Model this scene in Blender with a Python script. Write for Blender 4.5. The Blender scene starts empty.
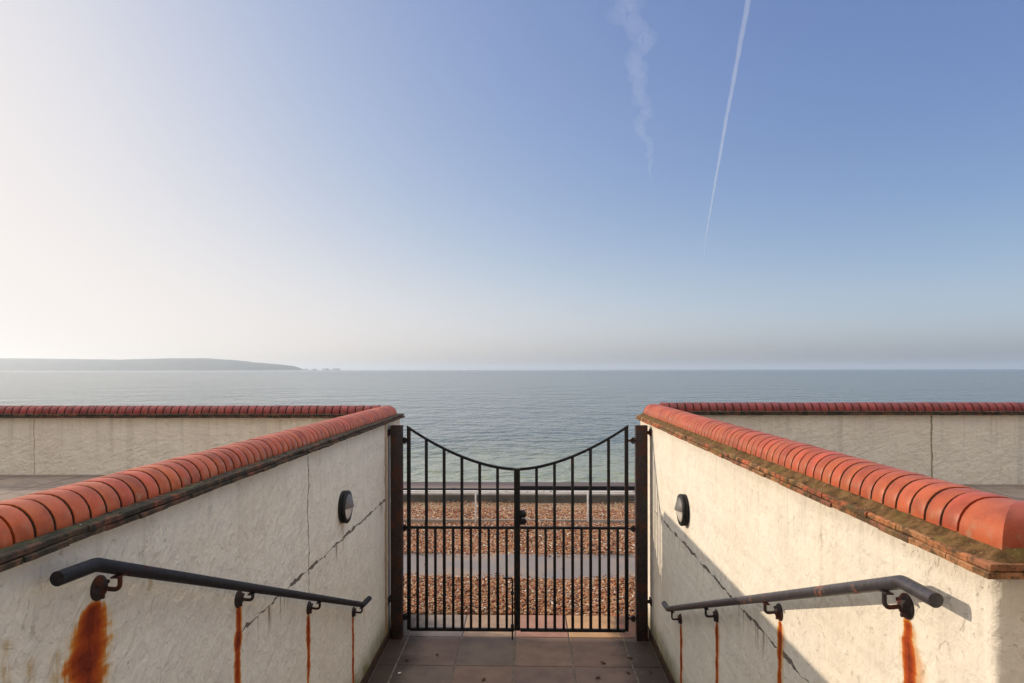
import bpy, bmesh, math, random
import numpy as np
from mathutils import Vector, Matrix, noise as mnoise
random.seed(7)
rng = np.random.default_rng(11)
R = math.radians
S = bpy.context.scene
C = S.collection

# ---------------------------------------------------------------- camera, sky, sun, exposure
EYE = 2.445
cam_d = bpy.data.cameras.new('camera')
cam = bpy.data.objects.new('camera', cam_d); C.objects.link(cam)
cam_d.sensor_width = 36; cam_d.lens = 675/1024*36
cam_d.shift_y = (369.7-341.5)/1024
cam_d.clip_start = .05; cam_d.clip_end = 200000
cam.matrix_world = (Matrix.Translation((0, 0, EYE)) @ Matrix.Rotation(R(1.36), 4, 'Z')
                    @ Matrix.Rotation(R(90), 4, 'X') @ Matrix.Rotation(R(-.09), 4, 'Z'))
S.camera = cam

SUN_TRAVEL = Vector((1, -.45, -.326)).normalized()
SUN_EL = math.asin(-SUN_TRAVEL.z)
SUN_AZ_LEFT = math.atan2(1, .45)          # left of straight ahead (+Y)
world = bpy.data.worlds.new('World'); S.world = world; world.use_nodes = True
wn = world.node_tree
sky = wn.nodes.new('ShaderNodeTexSky'); sky.sky_type = 'NISHITA'; sky.sun_disc = False
sky.sun_elevation = SUN_EL; sky.sun_rotation = -SUN_AZ_LEFT
sky.air_density = .7; sky.dust_density = 4.0; sky.ozone_density = 3.0; sky.altitude = 0
EXPOSURE = .5
bg = wn.nodes['Background']; bg.inputs['Strength'].default_value = .13
def wmath(op, a, b=0.0):
    o = wn.nodes.new('ShaderNodeMath'); o.operation = op
    for i, v in enumerate((a, b)):
        if isinstance(v, bpy.types.NodeSocket): wn.links.new(v, o.inputs[i])
        else: o.inputs[i].default_value = v
    return o.outputs[0]
# hazy morning air: the sky is paler towards the horizon and its glare is soft
tc = wn.nodes.new('ShaderNodeTexCoord'); sx = wn.nodes.new('ShaderNodeSeparateXYZ'); wn.links.new(tc.outputs['Generated'], sx.inputs[0])
low = wmath('EXPONENT', wmath('MULTIPLY', wmath('MAXIMUM', sx.outputs[2], 0.0), -1/.079))
sc = wn.nodes.new('ShaderNodeSeparateColor'); wn.links.new(sky.outputs[0], sc.inputs[0])
cc = wn.nodes.new('ShaderNodeCombineColor')
overhead_fill = wn.nodes.new('ShaderNodeMapRange'); overhead_fill.interpolation_type = 'SMOOTHSTEP'      # glow added high overhead, out of view, to brighten shaded walls
wn.links.new(sx.outputs[2], overhead_fill.inputs['Value']); overhead_fill.inputs['From Min'].default_value = .52; overhead_fill.inputs['From Max'].default_value = .85
for i, (ga, gt) in enumerate(zip((1.39, 1.465, 2.04), (3.85, 3.65, 2.7))):
    v = wmath('POWER', wmath('MULTIPLY', sc.outputs[i], .13), .889)
    v = wmath('MULTIPLY', wmath('MULTIPLY', v, ga), wmath('ADD', wmath('MULTIPLY', low, gt-1), 1.0))
    q = wmath('MULTIPLY', v, (1.05, 1.12, 1.17)[i])
    v = wmath('DIVIDE', v, wmath('SQRT', wmath('ADD', wmath('MULTIPLY', q, q), 1.0)))
    v = wmath('ADD', v, wmath('MULTIPLY', overhead_fill.outputs[0], (1.48, 1.40, 1.20)[i]))
    wn.links.new(wmath('MULTIPLY', v, 1/.13/2**EXPOSURE), cc.inputs[i])
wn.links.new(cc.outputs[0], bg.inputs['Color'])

sun_d = bpy.data.lights.new('sun', 'SUN'); sun_d.energy = 2.32; sun_d.angle = R(.55)
sun_d.color = (1, .825, .64)
sun = bpy.data.objects.new('sun', sun_d); C.objects.link(sun)
sun.rotation_euler = SUN_TRAVEL.to_track_quat('-Z', 'Y').to_euler()

S.view_settings.view_transform = 'Standard'; S.view_settings.look = 'None'
S.view_settings.exposure = EXPOSURE; S.view_settings.gamma = 1
S.render.engine = 'CYCLES'
S.cycles.use_denoising = True
S.cycles.max_bounces = 8; S.cycles.diffuse_bounces = 4; S.cycles.volume_bounces = 1
S.cycles.transparent_max_bounces = 12

# ---------------------------------------------------------------- node helper
class N:
    def __init__(self, name, rough=.7, spec=.3):
        self.m = bpy.data.materials.new(name); self.m.use_nodes = True
        self.t = self.m.node_tree
        self.b = self.t.nodes['Principled BSDF']
        self.b.inputs['Roughness'].default_value = rough
        self.b.inputs['Specular IOR Level'].default_value = spec
    def n(self, typ, ins=None, **kw):
        o = self.t.nodes.new('ShaderNode'+typ)
        for k, v in kw.items(): setattr(o, k, v)
        for k, v in (ins or {}).items(): self.put(o.inputs[k], v)
        return o
    def put(self, sock, v):
        if isinstance(v, bpy.types.NodeSocket): self.t.links.new(v, sock)
        elif isinstance(v, tuple) and len(v) == 3 and sock.type == 'RGBA': sock.default_value = (*v, 1)
        else: sock.default_value = v
    def math(self, op, a, b=0, c=0, clamp=False):
        o = self.n('Math', operation=op, use_clamp=clamp)
        self.put(o.inputs[0], a); self.put(o.inputs[1], b); self.put(o.inputs[2], c)
        return o.outputs[0]
    def pos(self):
        if not hasattr(self, '_p'):
            self._p = self.n('NewGeometry').outputs['Position']
            s = self.n('SeparateXYZ', {0: self._p}); self.x, self.y, self.z = s.outputs
        return self._p
    def vec(self, scale=(1, 1, 1), loc=(0, 0, 0)):
        return self.n('Mapping', {'Vector': self.pos(), 'Scale': scale, 'Location': loc}).outputs[0]
    def noise(self, scale, detail=4, rough=.55, dist=0, vec=None, color=False):
        o = self.n('TexNoise', {'Vector': vec or self.pos(), 'Scale': scale, 'Detail': detail, 'Roughness': rough, 'Distortion': dist})
        return o.outputs['Color' if color else 'Fac']
    def voro(self, scale, vec=None, feature='F1', out='Distance', rnd=1):
        o = self.n('TexVoronoi', {'Vector': vec or self.pos(), 'Scale': scale, 'Randomness': rnd}, feature=feature)
        return o.outputs[out]
    def smooth(self, v, a, b):            # 0 at a, 1 at b
        o = self.n('MapRange', {'Value': v, 'From Min': a, 'From Max': b}, interpolation_type='SMOOTHSTEP')
        return o.outputs[0]
    def mix(self, f, a, b, blend='MIX'):
        o = self.n('Mix', data_type='RGBA', blend_type=blend)
        self.put(o.inputs[0], f); self.put(o.inputs[6], a); self.put(o.inputs[7], b)
        return o.outputs[2]
    def ramp(self, f, stops):
        o = self.n('ValToRGB', {0: f}); e = o.color_ramp.elements
        while len(e) < len(stops): e.new(.5)
        for k, (p, c) in zip(e, stops): k.position = p; k.color = (*c, 1)
        return o.outputs[0]
    def attr(self, name):
        return self.n('Attribute', attribute_name=name)
    def bump(self, h, strength=.5, dist=.01, prev=None):
        o = self.n('Bump', {'Height': h, 'Strength': strength, 'Distance': dist})
        if prev: self.put(o.inputs['Normal'], prev)
        return o.outputs[0]
    def out(self, col=None, normal=None, rough=None):
        if col is not None: self.put(self.b.inputs['Base Color'], col)
        if normal is not None: self.put(self.b.inputs['Normal'], normal)
        if rough is not None: self.put(self.b.inputs['Roughness'], rough)
        return self.m

# ---------------------------------------------------------------- object helpers
def tag(o, label=None, cat=None, group=None, kind=None):
    if label: o['label'] = label
    if cat: o['category'] = cat
    if group: o['group'] = group
    if kind: o['kind'] = kind
    return o
def empty(name, loc, label, cat, group=None):
    o = bpy.data.objects.new(name, None); C.objects.link(o); o.location = loc
    o.empty_display_size = .1
    return tag(o, label, cat, group)
def link(name, me, mats, parent=None, smooth=None):
    """mesh is given in world coordinates; a child is stored relative to its parent"""
    o = bpy.data.objects.new(name, me); C.objects.link(o)
    for m in (mats if isinstance(mats, (list, tuple)) else [mats]): me.materials.append(m)
    if parent:
        w = Vector((0, 0, 0)); p = parent
        while p: w += p.location; p = p.parent
        me.transform(Matrix.Translation(-w)); o.parent = parent
    if smooth is not None:
        me.polygons.foreach_set('use_smooth', [True]*len(me.polygons))
        if smooth < 180:
            try: me.set_sharp_from_angle(angle=R(smooth))
            except Exception: pass
    return o
def from_bm(name, bm, mats, parent=None, smooth=None):
    me = bpy.data.meshes.new(name); bm.to_mesh(me); bm.free()
    return link(name, me, mats, parent, smooth)
def from_py(name, v, f, mats, parent=None, smooth=None, tint=None):
    me = bpy.data.meshes.new(name); me.from_pydata([tuple(p) for p in v], [], f)
    if tint is not None:
        a = me.color_attributes.new('tint', 'FLOAT_COLOR', 'POINT')
        arr = np.ones((len(v), 4), 'f'); arr[:, :3] = tint
        a.data.foreach_set('color', arr.ravel())
    me.update()
    return link(name, me, mats, parent, smooth)
def add_box(bm, a, b, bev=0, seg=2, mat=0):
    g = bmesh.ops.create_cube(bm, size=1)
    vs = g['verts']
    for v in vs:
        v.co = Vector([(a[i]+b[i])/2 + v.co[i]*(b[i]-a[i]) for i in range(3)])
    fs = {f for v in vs for f in v.link_faces}
    for f in fs: f.material_index = mat
    if bev:
        es = list({e for v in vs for e in v.link_edges})
        bmesh.ops.bevel(bm, geom=es, offset=bev, segments=seg, affect='EDGES', profile=.5)
def box(name, a, b, mats, parent=None, bev=0):
    bm = bmesh.new(); add_box(bm, a, b, bev)
    return from_bm(name, bm, mats, parent, 40 if bev else None)
def tube(bm, pts, r, n=14, cap=True, bevel=0, seg=4):
    """swept tube through points, corners rounded over length `bevel`"""
    P = [Vector(p) for p in pts]
    if bevel:
        Q = [P[0]]
        for i in range(1, len(P)-1):
            a = P[i]+(P[i-1]-P[i]).normalized()*bevel; c = P[i]+(P[i+1]-P[i]).normalized()*bevel
            for k in range(seg+1):
                t = k/seg; Q.append(a*(1-t)**2+P[i]*2*t*(1-t)+c*t*t)
        Q.append(P[-1]); P = Q
    rings = []; prev = None
    for i, p in enumerate(P):
        d = ((P[min(i+1, len(P)-1)]-p).normalized() + (p-P[max(i-1, 0)]).normalized()).normalized()
        if prev is None:
            u = d.orthogonal().normalized()
        else:
            u = (prev - d*prev.dot(d)).normalized()
        prev = u; w = d.cross(u)
        rr = r[i] if isinstance(r, (list, tuple)) else r
        rings.append([bm.verts.new(p+(u*math.cos(2*math.pi*k/n)+w*math.sin(2*math.pi*k/n))*rr) for k in range(n)])
    for a, b in zip(rings, rings[1:]):
        for k in range(n): bm.faces.new((a[k], a[(k+1) % n], b[(k+1) % n], b[k]))
    if cap:
        bm.faces.new(rings[0][::-1]); bm.faces.new(rings[-1])
def lathe(bm, origin, axis, prof, n=32, a0=0, a1=2*math.pi, mat=0):
    """prof: list of (radius, height along axis)"""
    axis = Vector(axis).normalized(); up = Vector((0, 0, 1)); side = axis.cross(up)
    full = abs(a1-a0-2*math.pi) < 1e-6; cnt = n if full else n+1
    rings = []
    for r, h in prof:
        rings.append([bm.verts.new(Vector(origin)+axis*h+(side*math.cos(a0+(a1-a0)*k/n)+up*math.sin(a0+(a1-a0)*k/n))*max(r, 1e-4)) for k in range(cnt)])
    for a, b in zip(rings, rings[1:]):
        for k in range(n):
            f = bm.faces.new((a[k], a[(k+1) % cnt], b[(k+1) % cnt], b[k])); f.material_index = mat
    return rings

# ---------------------------------------------------------------- materials
def wall_material(name, axis, stains=(), cracks_h=(), cracks_v=(), joints=(), top=1.97, yellow=(), relief=.016, hs=0.0):
    m = N(name, .85, .15); m.pos()
    a = m.y if axis == 'y' else m.x
    big = m.noise(1.3, 5, .6); mid = m.noise(7, 5, .6)
    col = m.ramp(mid, [(.3, (.74, .685, .59)), (.55, (.82, .768, .648)), (.8, (.845, .80, .69))])
    col = m.mix(m.math('MULTIPLY', m.smooth(big, .45, .75), .4), col, (.72, .63, .48))
    # vertical weathering streaks
    sv = m.vec((9, 9, .7)); st = m.noise(1, 4, .6, .3, sv)
    col = m.mix(m.math('MULTIPLY', m.smooth(st, .56, .78), .16), col, (.42, .33, .20))
    stg = m.noise(1, 3, .6, .2, m.vec((16, 16, .5), (3, 7, 1)))
    gtop = m.math('MULTIPLY', m.smooth(m.z, top-.55, top), m.smooth(stg, .5, .75))
    col = m.mix(m.math('MULTIPLY', gtop, .28), col, (.30, .27, .22))
    # pock marks and dirt specks
    sp = m.noise(30, 5, .62, .6); spn = m.noise(3.5, 3)
    spm = m.math('MULTIPLY', m.smooth(sp, .60, .68), m.smooth(spn, .36, .6))
    col = m.mix(m.math('MULTIPLY', spm, .26), col, (.46, .40, .28))
    # damp base
    damp = m.math('ADD', m.smooth(m.z, .38, .02), m.math('MULTIPLY', m.math('SUBTRACT', mid, .5), 1.2), clamp=True)
    if axis == 'y': col = m.mix(m.math('MULTIPLY', damp, m.smooth(m.z, .5, .1)), col, (.21, .19, .10))
    crack_h = None
    wob = m.math('SUBTRACT', m.noise(6, 5, .65, 0, m.vec((1, 1, 1), (9, 2, 4))), .5)
    wob2 = m.math('SUBTRACT', m.noise(30, 3, .6), .5)
    def darken(mask, c, k):
        nonlocal col
        col = m.mix(m.math('MULTIPLY', mask, k), col, c)
    for (a0, a1, zz, w) in cracks_h:
        d = m.math('ABSOLUTE', m.math('SUBTRACT', m.math('ADD', m.z, m.math('ADD', m.math('MULTIPLY', wob, .06), m.math('MULTIPLY', wob2, .02))), zz))
        rngm = m.math('MULTIPLY', m.smooth(a, a0, a0+.12), m.smooth(a, a1, a1-.12))
        wn_ = m.math('MULTIPLY', m.smooth(m.noise(8, 4), .40, .66), w*2.6)
        mk = m.math('MULTIPLY', m.math('SUBTRACT', 1, m.math('DIVIDE', d, m.math('ADD', wn_, w*.35)), clamp=True), rngm)
        mk = m.smooth(mk, 0, .5)
        darken(mk, (.07, .05, .04), .85)
        dz = m.math('SUBTRACT', zz, m.z)
        drip = m.math('MULTIPLY', m.math('MULTIPLY', m.smooth(dz, -.01, .01), m.smooth(dz, .16, .02)),
                      m.math('MULTIPLY', m.smooth(m.noise(1, 3, .6, 0, m.vec((14, 14, .5), (1, 5, 2))), .58, .70), rngm))
        darken(drip, (.20, .10, .05), .8)
        crack_h = mk if crack_h is None else m.math('MAXIMUM', crack_h, mk)
    for (aa, z0, z1, w) in cracks_v:
        d = m.math('ABSOLUTE', m.math('SUBTRACT', m.math('ADD', a, m.math('ADD', m.math('MULTIPLY', wob, .14), m.math('MULTIPLY', wob2, .012))), aa))
        mk = m.math('MULTIPLY', m.smooth(d, w, w*.3), m.math('MULTIPLY', m.smooth(m.z, z0, z0+.1), m.smooth(m.z, z1, z1-.05)))
        darken(mk, (.16, .12, .09), .8)
        crack_h = mk if crack_h is None else m.math('MAXIMUM', crack_h, mk)
    for (aa, w, c) in joints:
        d = m.math('ABSOLUTE', m.math('SUBTRACT', m.math('ADD', a, m.math('MULTIPLY', wob, .05)), aa))
        darken(m.smooth(d, w, w*.4), c, .8)
    # rust runs below the brackets: (along, z, width at top, width gain, drift, length)
    if stains:
        rn = m.math('SUBTRACT', m.noise(5, 4, .6, 0, m.vec((.25, .25, 1.3))), .5)
        rn2 = m.math('SUBTRACT', m.noise(11, 3, .6, 0, m.vec((.3, .3, 1), (2, 2, 2))), .5)
        edge = m.math('SUBTRACT', m.noise(1, 5, .65, .2, m.vec((42, 42, 5))), .5)
        tot = None
        for (aa, zb, w0, wg, dr, ln, stg_) in stains:
            t = m.math('DIVIDE', m.math('SUBTRACT', zb, m.z), ln)
            cen = m.math('ADD', m.math('MULTIPLY_ADD', t, dr, aa), m.math('MULTIPLY', rn, min(w0*2.4, .045)))
            wid = m.math('MULTIPLY_ADD', m.smooth(t, 0, .12), wg, w0)
            wid = m.math('MULTIPLY', wid, m.math('MULTIPLY_ADD', rn2, 1.5, 1.0))
            d = m.math('DIVIDE', m.math('ABSOLUTE', m.math('SUBTRACT', a, cen)), wid)
            d = m.math('ADD', d, m.math('MULTIPLY', edge, 1.7))
            mk = m.math('MULTIPLY', m.smooth(d, 1.85, .1), m.math('MULTIPLY', m.smooth(t, 0, .04), m.smooth(t, 1.0, .35)))
            mk = m.math('MULTIPLY', mk, stg_)
            dh = m.math('DIVIDE', m.math('ABSOLUTE', m.math('SUBTRACT', a, m.math('MULTIPLY_ADD', wid, hs, cen))), wid)
            dh = m.math('ADD', dh, m.math('MULTIPLY', edge, 1.2))
            halo = m.math('MULTIPLY', m.smooth(dh, 2.6, .4), m.math('MULTIPLY', m.smooth(t, 0, .06), m.smooth(t, .9, .2)))
            mk = m.math('MAXIMUM', mk, m.math('MULTIPLY', halo, .27))
            tot = mk if tot is None else m.math('MAXIMUM', tot, mk)
        rc = m.ramp(m.math('ADD', m.math('MULTIPLY', tot, m.math('MULTIPLY_ADD', rn2, 1.3, 1.0)), m.math('MULTIPLY', edge, .9)), [(0, (.70, .54, .28)), (.24, (.66, .33, .075)), (.48, (.52, .125, .018)), (.75, (.36, .058, .012)), (1, (.19, .030, .012))])
        col = m.mix(m.smooth(tot, .02, .4), col, rc)
    # trowelled relief: short brush and float marks over a sandy grain
    for (aa, zz, w, ln) in yellow:
        d = m.math('ABSOLUTE', m.math('SUBTRACT', m.math('ADD', a, m.math('MULTIPLY', wob, .05)), aa))
        t = m.math('SUBTRACT', zz, m.z)
        mk = m.math('MULTIPLY', m.smooth(d, w, 0), m.math('MULTIPLY', m.smooth(t, 0, .03), m.smooth(t, ln, ln*.4)))
        mk = m.math('MULTIPLY', mk, m.smooth(m.noise(1, 4, .6, 0, m.vec((40, 40, 9))), .3, .6))
        darken(mk, (.48, .33, .12), .75)
    warp = m.n('VectorMath', {0: m.pos(), 1: m.n('VectorMath', {0: m.noise(3, 2, color=True), 'Scale': .05}, operation='SCALE').outputs[0]}, operation='ADD').outputs[0]
    dv = m.n('Mapping', {'Vector': warp, 'Rotation': (R(-36), 0, 0) if axis == 'y' else (0, R(72), 0), 'Scale': (.75, .75, 1.7)}, vector_type='TEXTURE').outputs[0]
    h1 = m.noise(17, 4, .52, .5, dv)
    h2 = m.noise(95, 4, .65); h3 = m.noise(20, 3, .55, .8)
    h = m.math('ADD', m.math('MULTIPLY', h1, .9), m.math('ADD', m.math('MULTIPLY', h2, .14), m.math('MULTIPLY', h3, .6)))
    h = m.math('SUBTRACT', h, m.math('MULTIPLY', spm, .25))
    if crack_h is not None: h = m.math('SUBTRACT', h, m.math('MULTIPLY', crack_h, 1.2))
    return m.out(col, m.bump(h, .7, relief))

def brick_material():
    m = N('red_coping_brick', .48, .32); t = m.attr('tint').outputs['Color']
    n1 = m.noise(14, 5, .6); n2 = m.noise(120, 3)
    col = m.mix(m.smooth(n1, .35, .75), t, m.mix(1, t, (.62, .6, .66), 'MULTIPLY'))
    col = m.mix(m.math('MULTIPLY', m.smooth(n2, .62, .75), .35), col, (.12, .06, .05))
    m.pos()
    lime = m.math('MULTIPLY', m.smooth(m.z, 2.075, 2.015), m.smooth(m.noise(30, 4), .5, .7))
    col = m.mix(m.math('MULTIPLY', lime, .5), col, (.33, .24, .15))
    return m.out(col, m.bump(m.math('ADD', n2, m.math('MULTIPLY', n1, 2)), .25, .002), m.math('MULTIPLY_ADD', n1, .3, .30))
def mortar_material():
    m = N('dark_mortar', .95, .1)
    n1 = m.noise(60, 4)
    return m.out(m.ramp(n1, [(.3, (.010, .008, .006)), (.7, (.035, .027, .02))]), m.bump(n1, .6, .004))
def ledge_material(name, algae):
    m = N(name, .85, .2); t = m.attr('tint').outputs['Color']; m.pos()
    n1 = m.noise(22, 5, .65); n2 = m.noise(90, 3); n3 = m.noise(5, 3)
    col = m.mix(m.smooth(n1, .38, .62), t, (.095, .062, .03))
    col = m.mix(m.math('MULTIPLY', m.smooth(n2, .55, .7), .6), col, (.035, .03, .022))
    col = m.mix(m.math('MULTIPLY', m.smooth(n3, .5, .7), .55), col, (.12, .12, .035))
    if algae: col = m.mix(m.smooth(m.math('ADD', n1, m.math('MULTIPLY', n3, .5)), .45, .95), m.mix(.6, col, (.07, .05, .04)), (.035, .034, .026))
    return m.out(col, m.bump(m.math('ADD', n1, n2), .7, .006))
def fillet_material(name, stops, fleck):
    m = N(name, .95, .1)
    n1 = m.noise(18, 6, .7); n2 = m.noise(75, 4, .7); n3 = m.noise(4, 2); n4 = m.noise(7, 3)
    col = m.ramp(n1, stops)
    col = m.mix(m.math('MULTIPLY', m.smooth(n4, .52, .66), .6), col, stops[-1][1])
    col = m.mix(m.math('MULTIPLY', m.smooth(n2, .60, .72), m.smooth(n3, .42, .6)), col, fleck)
    return m.out(col, m.bump(m.math('ADD', n1, m.math('MULTIPLY', n2, .7)), 1, .006))
def metal_material(name, base, rust, amount, rough=.45):
    m = N(name, rough, .45)
    n1 = m.noise(9, 5, .65); n2 = m.noise(55, 4, .6)
    f = m.smooth(m.math('ADD', n1, m.math('MULTIPLY', n2, .25)), .82-amount, .9-amount)
    col = m.mix(m.smooth(n2, .3, .75), base, tuple(min(1, c*1.7+.006) for c in base))
    col = m.mix(f, col, rust)
    return m.out(col, m.bump(m.math('ADD', n2, m.math('MULTIPLY', f, .5)), .25, .002), m.math('MULTIPLY_ADD', f, .4, rough))
BLACK = metal_material('black_gate_paint', (.006, .006, .0065), (.05, .02, .012), .10, .6)
BLACK.node_tree.nodes['Principled BSDF'].inputs['Specular IOR Level'].default_value = .25
POST = metal_material('weathered_post_paint', (.026, .019, .018), (.075, .034, .025), .19, .65)
POST.node_tree.nodes['Principled BSDF'].inputs['Specular IOR Level'].default_value = .25
RAIL = metal_material('rust_spotted_rail_paint', (.035, .032, .036), (.30, .11, .06), .108, .42)
RAILD = metal_material('dark_rail_paint', (.009, .0085, .011), (.06, .025, .018), .08, .6)
RAILD.node_tree.nodes['Principled BSDF'].inputs['Specular IOR Level'].default_value = .25
RUSTY = metal_material('rusty_bracket', (.018, .012, .012), (.085, .024, .012), .19, .75)
SILVER = N('bright_steel', .35); SILVER.b.inputs['Metallic'].default_value = 1; SILVER = SILVER.out((.6, .6, .6))
BRICK, MORTAR, LEDGE = brick_material(), mortar_material(), ledge_material('creasing_tile', 0)
LEDGEA = ledge_material('algae_creasing_tile', 1)
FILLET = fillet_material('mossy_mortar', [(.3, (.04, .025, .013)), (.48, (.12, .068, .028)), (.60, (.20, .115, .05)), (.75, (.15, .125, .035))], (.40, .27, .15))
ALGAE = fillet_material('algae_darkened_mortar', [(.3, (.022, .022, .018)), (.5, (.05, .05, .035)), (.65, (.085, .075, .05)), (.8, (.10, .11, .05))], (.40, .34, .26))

# ================================================================ SETTING
SEA = -2.2
# ---- ground: one sheet, level land then the beach sloping under the sea
def ground_material():
    m = N('shingle_ground', .9, .2); m.pos()
    v = m.voro(30, out='Color'); d = m.voro(30)
    g = m.n('SeparateColor', {0: v}).outputs[0]
    col = m.ramp(g, [(0, (.05, .025, .018)), (.35, (.26, .11, .055)), (.65, (.38, .20, .10)), (.9, (.50, .36, .24))])
    sand = m.math('ADD', m.y, m.math('MULTIPLY', m.noise(1.2, 4), .8))
    col = m.mix(m.math('MULTIPLY', m.smooth(sand, 12.1, 12.5), .85), col, (.33, .23, .14))
    col = m.mix(m.smooth(m.y, 12.6, 17), col, (.20, .15, .13))
    col = m.mix(m.smooth(m.math('ADD', m.y, m.math('MULTIPLY', m.noise(.5, 3), 1.2)), 24.6, 27.2), col, (.10, .075, .075))
    return m.out(col, m.bump(d, -.8, .03))
prof = [(-300, -.03), (6, -.03), (12.55, -.03), (12.65, -.35), (16, -.75), (22, -1.55), (27.9, SEA), (36, SEA-.9), (90, SEA-5), (600, SEA-12)]
xs = [-4000, -300, -40, -8, 0, 8, 40, 300, 4000]
vs = [(x, y, z) for y, z in prof for x in xs]; n = len(xs)
fs = [(j*n+i, j*n+i+1, (j+1)*n+i+1, (j+1)*n+i) for j in range(len(prof)-1) for i in range(n-1)]
tag(from_py('ground', vs, fs, ground_material()), kind='structure')

# ---- sea
def sea_material():
    m = N('sea_water', .12, .5); m.pos()
    m.b.inputs['IOR'].default_value = 1.333; m.b.inputs['Specular Tint'].default_value = (1, 1, .94, 1)
    jag = m.math('MULTIPLY', m.noise(.06, 3, .6, 0, m.vec((1, 1, 1))), 16)
    yy = m.math('ADD', m.y, jag)
    near = m.smooth(yy, 58, 30)
    col = m.mix(near, (.085, .11, .085), (.25, .26, .14))
    far = m.smooth(m.y, 150, 1200)
    col = m.mix(far, col, (.08, .105, .10))
    h = None
    for k, (sc_, amp, st) in enumerate(((2.6, .035, 1.0), (1.05, .12, 1.15), (.5, .20, 1.3), (.22, .30, 1.2), (.07, .5, .7))):
        w = m.math('MULTIPLY', m.noise(sc_, 2, .5, .4, m.vec((st, 1, 1), (7.3*k, 3.1*k, 0))), amp*2.1)
        h = w if h is None else m.math('ADD', h, w)
    # foam threads where the wavelets run up the shingle
    fo = m.noise(1.1, 5, .7, .6, m.vec((.3, 1, 1)))
    fm = m.math('MULTIPLY', m.smooth(fo, .60, .70), m.smooth(m.y, 34, 28.5))
    col = m.mix(m.math('MULTIPLY', fm, .6), col, (.62, .6, .56))
    return m.out(col, m.bump(h, 1, 1.0), m.math('MULTIPLY_ADD', far, .05, .10))
xs = [-45000, -5000, -500, -60, 0, 60, 500, 5000, 45000]; ys = [24, 40, 90, 400, 2500, 12000, 42000]; n = len(xs)
vs = [(x, y, SEA) for y in ys for x in xs]
fs = [(j*n+i, j*n+i+1, (j+1)*n+i+1, (j+1)*n+i) for j in range(len(ys)-1) for i in range(n-1)]
tag(from_py('sea', vs, fs, sea_material()), kind='structure')

# ---- headland far across the water, and the stacks off its tip
def land_material():
    m = N('down_and_chalk', .95, .1); m.pos()
    n1 = m.noise(.004, 5, .6)
    col = m.ramp(n1, [(.35, (.045, .055, .05)), (.65, (.075, .085, .07))])
    geo = m.n('NewGeometry'); nz = m.n('SeparateXYZ', {0: geo.outputs['Normal']}).outputs[2]
    col = m.mix(m.math('MULTIPLY', m.smooth(nz, .45, .2), .35), col, (.30, .30, .29))
    return m.out(col)
LAND = land_material()
crest = [(-30000, 120), (-15000, 170), (-10500, 200), (-7820, 192), (-7000, 180), (-6150, 168), (-5300, 187), (-4850, 184), (-4450, 160), (-4080, 122), (-3730, 92), (-3500, 66), (-3410, 28), (-3395, 0)]
cx = [c[0] for c in crest]; cz = [c[1] for c in crest]
gx = np.concatenate([np.linspace(-30000, -10000, 30, endpoint=False), np.linspace(-10000, -3395, 220)])
gy = np.array([-420, -400, -330, -220, -90, 60, 300, 700, 1300, 2000, 2300])
prf = np.array([0, .30, .62, .86, .97, 1, .96, .84, .6, .25, 0])
vs = []
for x in gx:
    hz = np.interp(x, cx, cz)*(1+.03*mnoise.noise((x*.004, 1, 0))+.015*mnoise.noise((x*.02, 4, 0)))
    k = min(1, (-3395-x)/1500+.12)
    for dy, p in zip(gy, prf):
        jit = 40*mnoise.noise((x*.006, dy*.01, 3))
        vs.append((x, 10000+dy*k+jit*k, SEA-.5+hz*p))
n = len(gy); fs = [(i*n+j, (i+1)*n+j, (i+1)*n+j+1, i*n+j+1) for i in range(len(gx)-1) for j in range(n-1)]
tag(from_py('headland', vs, fs, LAND, smooth=180), kind='structure')
CHALK = N('chalk', .9, .1); CHALK = CHALK.out(CHALK.ramp(CHALK.noise(.05, 4), [(.3, (.30, .30, .27)), (.7, (.5, .49, .45))]))
def stack(x, w, h, label):
    bm = bmesh.new(); bmesh.ops.create_icosphere(bm, subdivisions=4, radius=1)
    for v in bm.verts:
        c = v.co; k = 1+.35*mnoise.noise(c*1.6+Vector((x*.01, 0, 0)))
        v.co = Vector((c.x*w*k, c.y*w*.8*k, max(-.1, c.z)*h*k*(1-.25*abs(c.x))))
        v.co += Vector((x, 10000, SEA))
    o = from_bm('sea_stack', bm, CHALK, None, 180)
    tag(o, label, 'rock', 'chalk stacks off the headland')
stack(-3310, 42, 26, 'chalk sea stack nearest the tip of the hazy headland')
stack(-3190, 55, 24, 'broad low chalk stack second out from the headland tip')
stack(-3005, 62, 32, 'tall double humped chalk stack third out from the headland')
stack(-2860, 68, 33, 'outermost chalk stack farthest right from the headland on the horizon')

# ---- tarmac path
def path_material():
    m = N('tarmac', .9, .25)
    n1 = m.noise(90, 4, .7); n2 = m.noise(1.5, 4)
    col = m.ramp(n1, [(.35, (.155, .136, .130)), (.65, (.27, .242, .232))])
    col = m.mix(m.math('MULTIPLY', m.smooth(n2, .42, .68), .7), col, (.30, .22, .17))
    return m.out(col, m.bump(n1, .5, .004))
pv = []; pf = []
for i in range(241):
    x = -60+i*.5; w0 = .05*mnoise.noise((x*1.3, 0, 5)); w1 = .06*mnoise.noise((x*1.1, 9, 5))
    pv += [(x, 7.95+w0, -.022), (x, 9.06+w1, -.022)]
pf = [(2*i, 2*i+2, 2*i+3, 2*i+1) for i in range(240)]
tag(from_py('path', pv, pf, path_material()), kind='structure')

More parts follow.
